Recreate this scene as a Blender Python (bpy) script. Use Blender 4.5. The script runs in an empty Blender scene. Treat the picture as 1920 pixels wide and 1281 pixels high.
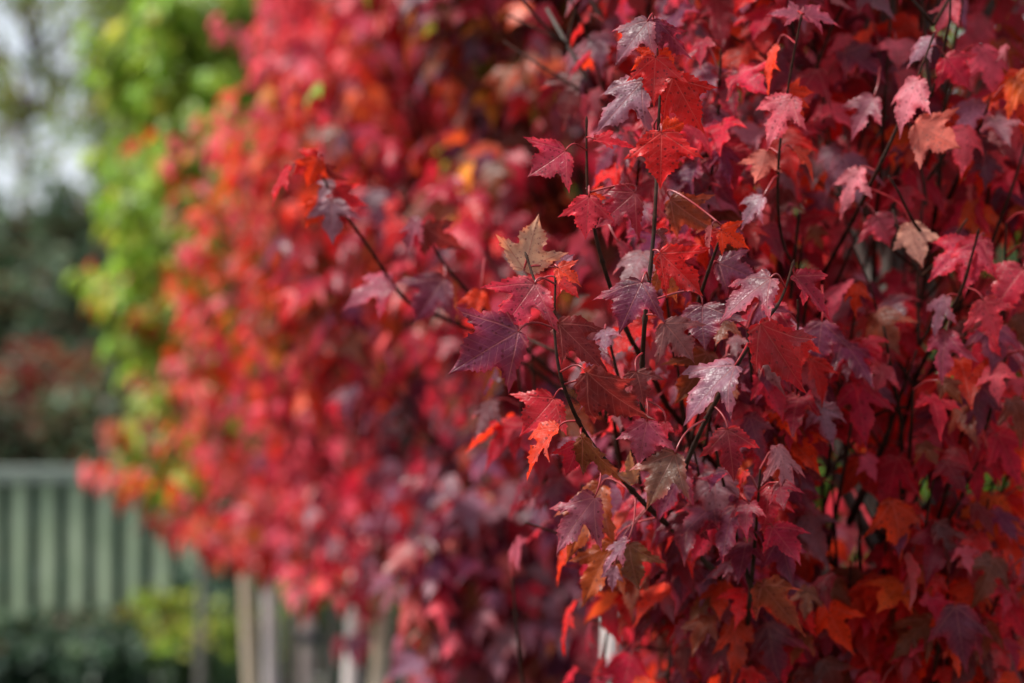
import bpy, math, random
import numpy as np
from mathutils import Vector

# ------------------------------------------------------------------ camera, sky, sun, exposure
SC = bpy.context.scene
COL = SC.collection
R = math.radians
F = 4533.0            # focal length in pixels of the 1920 wide photograph (85 mm lens)
CAM_H = 1.7

cam_d = bpy.data.cameras.new('camera')
cam_d.lens = 85.0
cam_d.sensor_width = 36.0
cam_d.clip_start = 0.05
cam_d.clip_end = 2000
cam_d.dof.use_dof = True
cam_d.dof.focus_distance = 2.2
cam_d.dof.aperture_fstop = 3.5
cam = bpy.data.objects.new('camera', cam_d)
COL.objects.link(cam)
cam.location = (0, 0, CAM_H)
cam.rotation_euler = (R(90), 0, 0)
SC.camera = cam

SUN_EL, SUN_AZ = 54.0, -100.0      # azimuth from +Y (view direction) towards +X: high on the left
w = bpy.data.worlds.new('World')
SC.world = w
w.use_nodes = True
wt = w.node_tree
wt.nodes.clear()
wo = wt.nodes.new('ShaderNodeOutputWorld')
bg = wt.nodes.new('ShaderNodeBackground')
sky = wt.nodes.new('ShaderNodeTexSky')
sky.sky_type = 'NISHITA'
sky.sun_disc = False
sky.sun_elevation = R(SUN_EL)
sky.sun_rotation = R(SUN_AZ)
sky.dust_density = 4.0
sky.air_density = 1.0
sky.ozone_density = 1.5
# veil of rain cloud over the sky
tc = wt.nodes.new('ShaderNodeTexCoord')
nz = wt.nodes.new('ShaderNodeTexNoise')
nz.inputs['Scale'].default_value = 2.2
nz.inputs['Detail'].default_value = 6
wt.links.new(tc.outputs['Generated'], nz.inputs['Vector'])
cr = wt.nodes.new('ShaderNodeMapRange')
cr.inputs[1].default_value = 0.3
cr.inputs[2].default_value = 0.7
cr.inputs[3].default_value = 0.60
cr.inputs[4].default_value = 0.95
wt.links.new(nz.outputs['Fac'], cr.inputs[0])
mx = wt.nodes.new('ShaderNodeMix')
mx.data_type = 'RGBA'
mx.inputs[7].default_value = (6.0, 6.4, 7.2, 1)
wt.links.new(cr.outputs[0], mx.inputs[0])
wt.links.new(sky.outputs[0], mx.inputs[6])
wt.links.new(mx.outputs[2], bg.inputs[0])
bg.inputs[1].default_value = 0.075
wt.links.new(bg.outputs[0], wo.inputs[0])

sd = bpy.data.lights.new('sun', 'SUN')
sd.energy = 3.1
sd.angle = R(10)
sd.color = (1.0, 0.95, 0.88)
sun = bpy.data.objects.new('sun', sd)
COL.objects.link(sun)
sdir = Vector((math.sin(R(SUN_AZ)) * math.cos(R(SUN_EL)), math.cos(R(SUN_AZ)) * math.cos(R(SUN_EL)), math.sin(R(SUN_EL))))
sun.rotation_euler = (-sdir).to_track_quat('-Z', 'Y').to_euler()
sun.location = sdir * 20

SC.render.engine = 'CYCLES'
SC.cycles.use_denoising = True
SC.cycles.max_bounces = 8
SC.cycles.transmission_bounces = 6
SC.cycles.diffuse_bounces = 5
SC.view_settings.view_transform = 'Standard'
SC.view_settings.look = 'None'
SC.view_settings.gamma = 1
SC.view_settings.exposure = 1.3

rng = np.random.default_rng(7)
random.seed(7)

def P(px, py, d):
    return np.array([(px - 960) / F * d, d, CAM_H - (py - 640.5) / F * d])

# ------------------------------------------------------------------ object helpers
def empty(name, loc, label, cat, group=None):
    o = bpy.data.objects.new(name, None)
    o.empty_display_size = 0.2
    COL.objects.link(o)
    o.location = loc
    o['label'] = label
    o['category'] = cat
    if group: o['group'] = group
    return o

def tag(o, label=None, cat=None, group=None, kind=None):
    if label: o['label'] = label
    if cat: o['category'] = cat
    if group: o['group'] = group
    if kind: o['kind'] = kind
    return o

def link_mesh(name, me, mat, parent=None, loc=(0, 0, 0)):
    o = bpy.data.objects.new(name, me)
    COL.objects.link(o)
    if mat: me.materials.append(mat)
    if parent: o.parent = parent
    o.location = loc
    return o

def mesh_np(name, verts, faces, smooth=True, attrs=None):
    """verts (n,3), faces (m,k) arrays or a list of such arrays; attrs: dict name->(type, array)"""
    if not isinstance(faces, list): faces = [faces]
    faces = [f for f in faces if len(f)]
    me = bpy.data.meshes.new(name)
    me.vertices.add(len(verts))
    me.vertices.foreach_set('co', np.ascontiguousarray(verts, dtype=np.float32).ravel())
    flat = np.concatenate([f.ravel() for f in faces]).astype(np.int32)
    tot = np.concatenate([np.full(len(f), f.shape[1], np.int32) for f in faces])
    st = np.concatenate([[0], np.cumsum(tot)[:-1]]).astype(np.int32)
    me.loops.add(len(flat))
    me.loops.foreach_set('vertex_index', flat)
    me.polygons.add(len(tot))
    me.polygons.foreach_set('loop_start', st)
    try: me.polygons.foreach_set('loop_total', tot)
    except Exception: pass
    me.polygons.foreach_set('use_smooth', np.full(len(tot), smooth))
    if attrs:
        for k, (tp, arr) in attrs.items():
            a = me.attributes.new(k, tp, 'POINT')
            key = {'FLOAT_COLOR': 'color', 'FLOAT_VECTOR': 'vector', 'FLOAT': 'value'}[tp]
            a.data.foreach_set(key, np.ascontiguousarray(arr, dtype=np.float32).ravel())
    me.update(calc_edges=True)
    me.validate()
    return me

class Tubes:
    """collects tubes along polylines"""
    def __init__(s, n=6): s.n = n; s.v = []; s.f = []; s.k = 0
    def add(s, pts, radii, knots=False):
        pts = np.asarray(pts, float); m = len(pts); n = s.n
        radii = np.broadcast_to(np.asarray(radii, float), (m,)).copy()
        t = np.gradient(pts, axis=0)
        t /= np.linalg.norm(t, axis=1)[:, None] + 1e-9
        up = np.array([0.13, -0.35, 0.93]) if abs(t[0][2]) < 0.9 else np.array([0.9, -0.3, 0.1])
        a = np.cross(t, up); a /= np.linalg.norm(a, axis=1)[:, None] + 1e-9
        b = np.cross(t, a)
        ang = np.linspace(0, 2 * np.pi, n, endpoint=False)
        ring = pts[:, None, :] + radii[:, None, None] * (np.cos(ang)[None, :, None] * a[:, None, :] + np.sin(ang)[None, :, None] * b[:, None, :])
        s.v.append(ring.reshape(-1, 3))
        tip = pts[-1] + t[-1] * radii[-1] * .6
        s.v.append(tip[None]); 
        i = np.arange(m - 1)[:, None] * n; j = np.arange(n)[None, :]; j2 = (j + 1) % n
        q = np.stack([i + j, i + j2, i + n + j2, i + n + j], -1).reshape(-1, 4) + s.k
        base = (m - 1) * n
        tri = np.stack([base + np.arange(n), base + (np.arange(n) + 1) % n, np.full(n, m * n), np.full(n, m * n)], -1)[:, :3] + s.k
        s.f.append((q, tri)); s.k += m * n + 1
    def build(s, name, mat, parent=None, off=(0, 0, 0)):
        v = np.concatenate(s.v) - np.asarray(off)
        q = np.concatenate([a for a, b in s.f]); t = np.concatenate([b for a, b in s.f])
        return link_mesh(name, mesh_np(name, v, [q, t]), mat, parent)

def smooth_line(pts, n=8):
    """Catmull-Rom through the points"""
    p = np.asarray(pts, float)
    if len(p) < 3: 
        return np.array([p[0] + (p[-1] - p[0]) * u for u in np.linspace(0, 1, n)])
    q = np.vstack([2 * p[0] - p[1], p, 2 * p[-1] - p[-2]])
    out = []
    for i in range(1, len(q) - 2):
        for u in np.linspace(0, 1, n, endpoint=False):
            out.append(.5 * ((2 * q[i]) + (-q[i - 1] + q[i + 1]) * u + (2 * q[i - 1] - 5 * q[i] + 4 * q[i + 1] - q[i + 2]) * u * u + (-q[i - 1] + 3 * q[i] - 3 * q[i + 1] + q[i + 2]) * u ** 3))
    out.append(p[-1])
    return np.array(out)

# ------------------------------------------------------------------ materials
class NT:
    def __init__(s, name):
        s.m = bpy.data.materials.new(name); s.m.use_nodes = True
        s.t = s.m.node_tree; s.t.nodes.clear()
        s.out = s.t.nodes.new('ShaderNodeOutputMaterial')
    def n(s, typ, **kw):
        nd = s.t.nodes.new(typ)
        for k, v in kw.items(): setattr(nd, k, v)
        return nd
    def l(s, a, b): s.t.links.new(a, b)
    def math(s, op, a, b=None, c=None, clamp=False):
        nd = s.n('ShaderNodeMath', operation=op, use_clamp=clamp)
        for i, x in enumerate((a, b, c)):
            if x is None: continue
            if isinstance(x, (int, float)): nd.inputs[i].default_value = x
            else: s.l(x, nd.inputs[i])
        return nd.outputs[0]
    def mix(s, fac, a, b, blend='MIX'):
        nd = s.n('ShaderNodeMix', data_type='RGBA', blend_type=blend)
        for i, x in ((0, fac), (6, a), (7, b)):
            if isinstance(x, (int, float)): nd.inputs[i].default_value = x
            elif isinstance(x, tuple): nd.inputs[i].default_value = (*x, 1) if len(x) == 3 else x
            else: s.l(x, nd.inputs[i])
        return nd.outputs[2]
    def rng(s, x, a, b, c, d):
        nd = s.n('ShaderNodeMapRange'); s.l(x, nd.inputs[0])
        for i, v in enumerate((a, b, c, d)): nd.inputs[i + 1].default_value = v
        return nd.outputs[0]

def leaf_material(name, detail=True, spec=.23, trans=0.34, rough=0.41, tr_gain=2.6, tr_tint=(0.75, 0.03, 0.012), tr_tintmix=0.35, pale=(0.42, 0.20, 0.17)):
    M = NT(name)
    at = M.n('ShaderNodeAttribute', attribute_name='lcol').outputs['Color']
    ed = M.n('ShaderNodeAttribute', attribute_name='ledge')     # vector: edge colour of this leaf
    eg = M.n('ShaderNodeAttribute', attribute_name='luv')       # vector: x, y on the blade, z = how near the margin
    sep = M.n('ShaderNodeSeparateXYZ'); M.l(eg.outputs['Vector'], sep.inputs[0])
    x, y, t = sep.outputs
    geo = M.n('ShaderNodeNewGeometry')
    tcn = M.n('ShaderNodeTexCoord')
    n1 = M.n('ShaderNodeTexNoise'); n1.inputs['Scale'].default_value = 38; n1.inputs['Detail'].default_value = 4
    M.l(tcn.outputs['Object'], n1.inputs['Vector'])
    # margin turns first: its own pigment
    tt = M.math('MULTIPLY', M.math('POWER', t, 2.6), M.rng(n1.outputs['Fac'], .35, .65, .25, 1.1), clamp=True)
    col = M.mix(tt, at, ed.outputs['Color'])
    # mottling
    mot = M.rng(n1.outputs['Fac'], .3, .7, .62, 1.35)
    vm = M.n('ShaderNodeVectorMath', operation='SCALE'); M.l(col, vm.inputs[0]); M.l(mot, vm.inputs['Scale'])
    col = vm.outputs[0]
    bump_in = None
    if detail:
        # palmate veins
        r = M.math('SQRT', M.math('ADD', M.math('MULTIPLY', x, x), M.math('MULTIPLY', y, y)))
        ax = M.math('ABSOLUTE', x)
        dmin = None; sec = None
        for a in (0.0, 0.86, 1.52):
            ca, sa = math.cos(a), math.sin(a)
            along = M.math('ADD', M.math('MULTIPLY', ax, sa), M.math('MULTIPLY', y, ca))
            acr = M.math('ABSOLUTE', M.math('SUBTRACT', M.math('MULTIPLY', ax, ca), M.math('MULTIPLY', y, sa)))
            pen = M.math('MULTIPLY', M.math('LESS_THAN', along, 0.0), 1.0)
            d = M.math('ADD', acr, pen)
            # side veins leaving at 45 degrees
            ph = M.math('SUBTRACT', along, M.math('MULTIPLY', acr, 0.85))
            fr = M.math('ABSOLUTE', M.math('SUBTRACT', M.math('FRACT', M.math('MULTIPLY', ph, 7.5)), 0.5))
            if dmin is None: dmin, sec = d, fr
            else:
                lt = M.math('LESS_THAN', d, dmin)
                sec = M.math('ADD', M.math('MULTIPLY', lt, fr), M.math('MULTIPLY', M.math('SUBTRACT', 1.0, lt), sec))
                dmin = M.math('MINIMUM', dmin, d)
        wv = M.math('SUBTRACT', 0.021, M.math('MULTIPLY', r, 0.012))
        v1 = M.math('SUBTRACT', 1.0, M.math('DIVIDE', dmin, wv), clamp=True)
        v2 = M.math('MULTIPLY', M.rng(sec, 0.0, 0.075, 1.0, 0.0), 0.45, clamp=True)
        vein = M.math('MAXIMUM', v1, v2)
        vcol_top = M.mix(0.28, col, (0.50, 0.16, 0.13))
        vcol = M.mix(geo.outputs['Backfacing'], vcol_top, M.mix(0.55, col, (0.22, 0.012, 0.012)))
        # greener or darker towards the stalk, in patches
        n3 = M.n('ShaderNodeTexNoise'); n3.inputs['Scale'].default_value = 24; n3.inputs['Detail'].default_value = 2
        M.l(tcn.outputs['Object'], n3.inputs['Vector'])
        fb = M.math('MULTIPLY', M.rng(r, .1, .75, .5, 0), M.rng(n3.outputs['Fac'], .42, .62, 0, 1), clamp=True)
        col = M.mix(fb, col, M.mix(.45, col, (.045, .028, .014)))
        # specks left by rain and rust
        vo = M.n('ShaderNodeTexVoronoi'); vo.inputs['Scale'].default_value = 15
        cx = M.n('ShaderNodeCombineXYZ'); M.l(x, cx.inputs[0]); M.l(y, cx.inputs[1]); 
        oi = M.n('ShaderNodeObjectInfo'); rs_ = M.n('ShaderNodeSeparateColor'); M.l(at, rs_.inputs[0]); M.l(M.math('MULTIPLY', M.math('ADD', rs_.outputs[0], rs_.outputs[2]), 300), cx.inputs[2])
        M.l(cx.outputs[0], vo.inputs['Vector'])
        sz = M.n('ShaderNodeSeparateColor'); M.l(vo.outputs['Color'], sz.inputs[0])
        spot = M.math('LESS_THAN', vo.outputs['Distance'], M.math('MULTIPLY', M.math('SUBTRACT', sz.outputs[0], .30), .62))
        n2 = M.n('ShaderNodeTexNoise'); n2.inputs['Scale'].default_value = 430; n2.inputs['Detail'].default_value = 3
        M.l(tcn.outputs['Object'], n2.inputs['Vector'])
        col = M.mix(M.math('MULTIPLY', spot, 0.8), col, M.mix(.8, col, (0.02, 0.004, 0.008)))
        base = M.mix(vein, col, vcol)
        hgt = M.math('ADD', M.math('MULTIPLY', vein, -0.6), M.math('ADD', M.math('MULTIPLY', n2.outputs['Fac'], 0.9), M.math('MULTIPLY', spot, -.5)))
        bp = M.n('ShaderNodeBump'); bp.inputs['Strength'].default_value = 0.45; bp.inputs['Distance'].default_value = 0.0014
        M.l(hgt, bp.inputs['Height']); bump_in = bp.outputs[0]
        rg = M.rng(n2.outputs['Fac'], .35, .65, rough - .12, rough + .16)
    else:
        base = col; rg = None
    # underside is paler and dull
    under = M.mix(0.42, base, pale)
    base2 = M.mix(geo.outputs['Backfacing'], base, under)
    pr = M.n('ShaderNodeBsdfPrincipled')
    M.l(base2, pr.inputs['Base Color'])
    ro = M.math('ADD', rg if rg is not None else rough, M.math('MULTIPLY', geo.outputs['Backfacing'], 0.3))
    M.l(ro, pr.inputs['Roughness'])
    nw = M.n('ShaderNodeTexNoise'); nw.inputs['Scale'].default_value = 14; nw.inputs['Detail'].default_value = 2
    M.l(tcn.outputs['Object'], nw.inputs['Vector'])
    M.l(M.rng(nw.outputs['Fac'], .46, .62, spec * .45, spec * 1.9), pr.inputs['Specular IOR Level'])
    if bump_in is not None: M.l(bump_in, pr.inputs['Normal'])
    tr = M.n('ShaderNodeBsdfTranslucent')
    vs = M.n('ShaderNodeVectorMath', operation='SCALE'); M.l(base, vs.inputs[0]); vs.inputs['Scale'].default_value = tr_gain
    M.l(M.mix(tr_tintmix, vs.outputs[0], tr_tint), tr.inputs['Color'])
    ms = M.n('ShaderNodeMixShader'); ms.inputs[0].default_value = trans
    M.l(pr.outputs[0], ms.inputs[1]); M.l(tr.outputs[0], ms.inputs[2]); M.l(ms.outputs[0], M.out.inputs[0])
    return M.m

def plain(name, col, rough=.7, scale=30., var=.35, bump=.3, col2=None, stretch=(1, 1, 1), spec=.4, dist=.002):
    M = NT(name)
    tcn = M.n('ShaderNodeTexCoord'); mp = M.n('ShaderNodeMapping'); mp.inputs['Scale'].default_value = stretch
    M.l(tcn.outputs['Object'], mp.inputs[0])
    n1 = M.n('ShaderNodeTexNoise'); n1.inputs['Scale'].default_value = scale; n1.inputs['Detail'].default_value = 6
    M.l(mp.outputs[0], n1.inputs['Vector'])
    c2 = col2 or tuple(c * (1 - var) for c in col)
    c = M.mix(M.rng(n1.outputs['Fac'], .35, .65, 0, 1), col, c2)
    pr = M.n('ShaderNodeBsdfPrincipled'); M.l(c, pr.inputs['Base Color'])
    pr.inputs['Roughness'].default_value = rough; nw = M.n('ShaderNodeTexNoise'); nw.inputs['Scale'].default_value = 14; nw.inputs['Detail'].default_value = 2
    M.l(tcn.outputs['Object'], nw.inputs['Vector'])
    M.l(M.rng(nw.outputs['Fac'], .46, .62, spec * .45, spec * 1.9), pr.inputs['Specular IOR Level'])
    bp = M.n('ShaderNodeBump'); bp.inputs['Strength'].default_value = bump; bp.inputs['Distance'].default_value = dist
    M.l(n1.outputs['Fac'], bp.inputs['Height']); M.l(bp.outputs[0], pr.inputs['Normal'])
    M.l(pr.outputs[0], M.out.inputs[0])
    return M.m

MAT_LEAF = leaf_material('maple_leaf')
MAT_FOL = leaf_material('maple_foliage', detail=False, rough=.42, spec=.22, trans=.36, tr_gain=2.6)
MAT_NEAR = leaf_material('maple_foliage_near', rough=.44, spec=.18, trans=.42, tr_gain=3.0)
MAT_GREEN = leaf_material('green_foliage', detail=False, rough=.42, tr_tint=(0.35, 0.5, 0.03), tr_tintmix=.3, pale=(.3, .36, .2))
MAT_DARK = leaf_material('evergreen_foliage', detail=False, rough=.5, trans=.2, tr_gain=1.6, tr_tint=(0.1, 0.16, 0.04), tr_tintmix=.2, pale=(.12, .15, .1))
MAT_TWIG = plain('dark_twig_bark', (0.045, 0.018, 0.012), .8, 160, .55, .5, dist=.0006, spec=.15)
MAT_BARK = plain('grey_maple_bark', (0.16, 0.145, 0.125), .75, 60, .5, .6, stretch=(1, 1, .25))
MAT_PET = plain('red_petiole', (0.30, 0.02, 0.025), .4, 80, .4, .1)
MAT_WOOD = plain('weathered_stake_wood', (0.42, 0.34, 0.30), .8, 40, .3, .5, stretch=(1, 1, .08))
MAT_WOOD2 = plain('pale_peeled_stake_wood', (0.50, 0.41, 0.30), .75, 40, .25, .5, stretch=(1, 1, .08))
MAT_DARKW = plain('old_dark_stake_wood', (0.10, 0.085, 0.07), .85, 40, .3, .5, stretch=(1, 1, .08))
MAT_WOOD3 = plain('grey_stake_wood', (0.54, 0.48, 0.46), .8, 40, .25, .5, stretch=(1, 1, .08))

# ------------------------------------------------------------------ leaf blade
HALF = np.array([(0, 0), (.03, -.035), (.09, -.055), (.15, -.06), (.21, -.045), (.25, -.055), (.27, -.01), (.34, -.005), (.34, .05),
    (.42, .07), (.41, .125), (.49, .155), (.48, .20), (.56, .26), (.545, .31), (.62, .37), (.61, .42), (.735, .575), (.63, .54),
    (.575, .545), (.50, .505), (.475, .55), (.405, .505), (.35, .515), (.30, .535), (.285, .57), (.29, .615), (.325, .64), (.28, .675),
    (.295, .745), (.235, .755), (.235, .83), (.175, .83), (.185, .875), (.13, .885), (.095, .95), (.04, 1.05), (0, 1.17)])
HALF[:, 0] *= np.where(HALF[:, 1] < .33, .88, 1.0)
ANCH = np.interp(np.arange(len(HALF)), [0, 8, 17, 24, 30, 37], [0, .05, .17, .34, .62, 1.12])
def template(idx, layers):
    out = HALF[idx]; an = ANCH[idx]
    m = len(idx)
    V = []; T = []
    for k in range(layers + 1):
        u = k / layers
        uu = u ** .9
        V.append(np.stack([out[:, 0] * uu, an + (out[:, 1] - an) * uu], 1)); T.append(np.full(m, u))
    vr = np.concatenate(V); tr = np.concatenate(T)
    q = []
    for k in range(layers):
        i = np.arange(m - 1)
        q.append(np.stack([k * m + i, (k + 1) * m + i, (k + 1) * m + i + 1, k * m + i + 1], 1))
    q = np.concatenate(q)
    vl = vr.copy(); vl[:, 0] *= -1
    # left half: reuse midrib verts of the right half
    v = np.concatenate([vr, vl[m:]]); t = np.concatenate([tr, tr[m:]])
    mp = np.concatenate([np.arange(m), len(vr) + np.arange(len(vr) - m)])
    ql = mp[q][:, ::-1]
    return v, t, np.concatenate([q, ql])
T_HERO = template(np.arange(len(HALF)), 5)
T_NEAR = template(np.arange(len(HALF)), 2)
T_MED = template(np.array([0, 3, 6, 9, 11, 13, 15, 17, 20, 22, 24, 26, 27, 28, 29, 30, 32, 34, 35, 37]), 2)
T_LOW = template(np.array([0, 3, 9, 13, 17, 22, 24, 27, 31, 37]), 1)
T_TINY = template(np.array([0, 9, 17, 24, 29, 37]), 1)

def blades(tmpl, B, A, N, L, W, fold, curl, wav, col, ecol, asym=None, seed=0):
    """blade meshes; B base points, A tip directions, N face normals (n,3); L length, W width factors; returns verts, faces, attrs"""
    v, t, q = tmpl
    n = len(B)
    A = A / np.linalg.norm(A, axis=1)[:, None]
    N = N - (N * A).sum(1)[:, None] * A; N = N / (np.linalg.norm(N, axis=1)[:, None] + 1e-9)
    X = np.cross(A, N)
    r = np.random.default_rng(seed)
    x = np.broadcast_to(v[:, 0], (n, len(v))).copy(); y = np.broadcast_to(v[:, 1], (n, len(v))).copy()
    ax = np.abs(x)
    # depth of the notch beside the middle lobe
    cut = r.uniform(-.15, 1.0, (n, 1)); wn = np.exp(-((ax - .31) ** 2 + (y - .53) ** 2) / .014)
    ax0 = ax; x = np.sign(x) * np.clip(ax - cut * .12 * wn, 0, 9); y = y - cut * .10 * wn; ax = np.abs(x)
    # lobe length varies from leaf to leaf and side to side
    sl = r.uniform(.82, 1.12, (n, 1)); sr = r.uniform(.82, 1.12, (n, 1))
    x2 = np.where(x > 0, x * sr, x * sl) * np.asarray(W)[:, None]
    y2 = y + ax * r.uniform(-.12, .12, (n, 1)) * 1.0
    x2 += r.uniform(-.10, .10, (n, 1)) * y * y            # the blade bends sideways
    fold = np.asarray(fold)[:, None]; curl = np.asarray(curl)[:, None]; wav = np.asarray(wav)[:, None]
    ph = r.uniform(0, 6.28, (n, 1)); ph2 = r.uniform(0, 6.28, (n, 1)); k1 = r.uniform(6, 11, (n, 1))
    dr = r.uniform(.05, .55, (n, 1))
    tl = r.uniform(-.3, .9, (n, 1)); trr = r.uniform(-.3, .9, (n, 1))
    tipc = np.where(x > 0, trr, tl) * np.clip(ax - .33, 0, 1) ** 1.5 * 1.6      # side lobes droop on their own
    z = fold * ax - curl * y * y - dr * ax * ax - tipc * .5 + wav * np.sin(k1 * y + ph) * ax * .5 + wav * .4 * np.sin(13 * x + ph2) * t[None] ** 2 \
        + wav * .22 * np.sin(29 * y + ph2 * 3) * t[None] ** 2
    # veins sit in slight grooves
    z -= .02 * np.exp(-(ax / .03) ** 2)
    L_ = np.asarray(L)[:, None, None]
    co = B[:, None, :] + L_ * (x2[..., None] * X[:, None, :] + y2[..., None] * A[:, None, :] + z[..., None] * N[:, None, :])
    co = co.reshape(-1, 3)
    f = (q[None] + (np.arange(n) * len(v))[:, None, None]).reshape(-1, 4)
    luv = np.empty((n, len(v), 3)); luv[..., 0] = v[:, 0]; luv[..., 1] = v[:, 1]; luv[..., 2] = t
    c = np.ones((n, len(v), 4)); c[..., :3] = np.asarray(col)[:, None, :]
    e = np.ones((n, len(v), 4)); e[..., :3] = np.asarray(ecol)[:, None, :]
    return co, f, {'lcol': ('FLOAT_COLOR', c.reshape(-1, 4)), 'ledge': ('FLOAT_COLOR', e.reshape(-1, 4)), 'luv': ('FLOAT_VECTOR', luv.reshape(-1, 3))}

# leaf colours: blade, margin; lilac tones carry painted sky sheen
LEAF_COL = {
    'plum':   ((.078, .017, .040), (.19, .010, .024)),
    'lilac':  ((.180, .075, .110), (.25, .045, .065)),  # plum lightened: sky sheen put into the base colour
    'maroon': ((.085, .012, .014), (.13, .010, .010)),
    'brown':  ((.110, .030, .012), (.20, .025, .010)),
    'olive':  ((.085, .040, .014), (.13, .030, .015)),
    'crimson':((.330, .010, .030), (.42, .010, .020)),
    'wine':   ((.180, .010, .026), (.30, .010, .020)),
    'red':    ((.420, .010, .012), (.48, .012, .012)),
    'scarlet':((.520, .028, .006), (.55, .030, .006)),
    'orange': ((.420, .060, .010), (.46, .036, .010)),
    'amber':  ((.550, .200, .030), (.50, .120, .020)),
    'pink':   ((.480, .065, .095), (.48, .030, .050)),
    'rose':   ((.460, .100, .100), (.44, .060, .060)),
    'tan':    ((.420, .270, .150), (.45, .080, .030)),
    'peach':  ((.650, .330, .230), (.60, .260, .150)),
    'green':  ((.130, .200, .020), (.16, .210, .020)),
    'lime':   ((.170, .300, .026), (.28, .290, .030)),
    'yellow': ((.340, .330, .040), (.40, .300, .040)),
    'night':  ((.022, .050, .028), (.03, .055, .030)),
    'deep':   ((.080, .125, .065), (.09, .130, .065)),
}
def pick(mixture, n, r):
    ks = list(mixture); p = np.array([mixture[k] for k in ks], float); p /= p.sum()
    i = r.choice(len(ks), n, p=p)
    c = np.array([LEAF_COL[k][0] for k in ks])[i]; e = np.array([LEAF_COL[k][1] for k in ks])[i]
    g = r.uniform(.72, 1.25, (n, 1)); h = r.uniform(.85, 1.15, (n, 3))
    return np.clip(c * g * h, 0, .9), np.clip(e * g * h, 0, .9)

# ------------------------------------------------------------------ growing a young upright tree
def grow(base, lean, height, crown_lo, rad, seed, n_br=46, step=.045, twig_step=.065, petiole=.03):
    """returns trunk pts, branches, twigs and leaf nodes (position, outward dir)"""
    r = np.random.default_rng(seed)
    base = np.asarray(base, float)
    tz = np.linspace(0, height, 14)
    wob = np.cumsum(r.normal(0, .006, (14, 2)), 0)
    trunk = np.stack([base[0] + lean[0] * tz + wob[:, 0], base[1] + lean[1] * tz + wob[:, 1], tz], 1)
    def on_trunk(z): return np.array([np.interp(z, tz, trunk[:, 0]), np.interp(z, tz, trunk[:, 1]), z])
    branches = []; twigs = []; nodes = []
    az = r.uniform(0, 6.28)
    for i in range(n_br):
        u = (i + .5) / n_br
        z0 = crown_lo - .05 + u * (height - crown_lo - .1)
        az += 2.4 + r.normal(0, .25)
        prof = min(1, .62 + 1.6 * u) if u < .25 else (1.02 - .55 * ((u - .25) / .75) ** 1.6)
        reach = rad * prof * r.uniform(.75, 1.1)
        el = R(r.uniform(18, 42) if u < .15 else r.uniform(32, 58) + 12 * u)
        d = np.array([math.cos(az) * math.cos(el), math.sin(az) * math.cos(el), math.sin(el)])
        length = reach / max(.45, math.cos(el))
        m = 9
        pts = [on_trunk(z0)]
        dd = d.copy()
        for k in range(m):
            dd = dd + np.array([0, 0, .035]) + r.normal(0, .05, 3); dd /= np.linalg.norm(dd)
            pts.append(pts[-1] + dd * length / m)
        pts = np.array(pts); branches.append((pts, np.linspace(.0085 * (1.15 - .6 * u), .0018, len(pts))))
        # leaf pairs and side twigs
        s = np.linspace(0, 1, len(pts)); L = length; nt = int(L * .85 / twig_step)
        flip = r.uniform(0, 3.14)
        for k in range(nt):
            uu = .15 + .85 * (k + r.uniform(0, .8)) / nt
            p = np.array([np.interp(uu, s, pts[:, c]) for c in range(3)])
            j = min(int(uu * m), m - 1); td = pts[j + 1] - pts[j]; td /= np.linalg.norm(td)
            flip += 1.57 + r.normal(0, .3)
            a = np.cross(td, [0, 0, 1]); a /= np.linalg.norm(a) + 1e-9; b = np.cross(a, td)
            for sgn in (1, -1):
                out = sgn * (a * math.cos(flip) + b * math.sin(flip))
                if r.uniform() < .42: nodes.append((p, out, td))
                tl = r.uniform(.07, .26) * (1.15 - .55 * uu)
                if r.uniform() < .8:
                    t2 = td * .75 + out * .75 + np.array([0, 0, .25]); t2 /= np.linalg.norm(t2)
                    q = [p]; dt = t2.copy(); mm = 4
                    for _ in range(mm):
                        dt = dt + np.array([0, 0, .06]) + r.normal(0, .07, 3); dt /= np.linalg.norm(dt); q.append(q[-1] + dt * tl / mm)
                    q = np.array(q); twigs.append((q, np.linspace(.0022, .0011, mm + 1)))
                    nn = max(1, int(tl / step)); f2 = r.uniform(0, 3.14)
                    ss = np.linspace(0, 1, mm + 1)
                    for e in range(nn):
                        w_ = (e + 1) / nn; pp = np.array([np.interp(w_, ss, q[:, c]) for c in range(3)])
                        f2 += 1.57
                        a2 = np.cross(dt, [0, .3, 1]); a2 /= np.linalg.norm(a2) + 1e-9; b2 = np.cross(a2, dt)
                        for s2 in (1, -1):
                            nodes.append((pp, s2 * (a2 * math.cos(f2) + b2 * math.sin(f2)), dt))
    return trunk, branches, twigs, nodes, on_trunk

def shoots(nodes_or_none, specs, r, step=.045):
    nd = []; tw = []
    for q in specs:
        q = smooth_line(q, 6); L = np.linalg.norm(np.diff(q, axis=0), axis=1).sum()
        tw.append((q, np.linspace(.0030, .0011, len(q))))
        m = max(2, int(L * .92 / step)); s = np.linspace(0, 1, len(q)); f = r.uniform(0, 3)
        for k in range(m):
            u = 1 - .97 * k / m * .9
            p = np.array([np.interp(u, s, q[:, c]) for c in range(3)]); j = min(int(u * (len(q) - 1)), len(q) - 2)
            t = q[j + 1] - q[j]; t /= np.linalg.norm(t); f += 1.57 + r.normal(0, .2)
            a = np.cross(t, [0, .3, 1]); a /= np.linalg.norm(a) + 1e-9; b = np.cross(a, t)
            for sg in (1, -1): nd.append((p, sg * (a * math.cos(f) + b * math.sin(f)), t))
    return nd, tw

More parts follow.
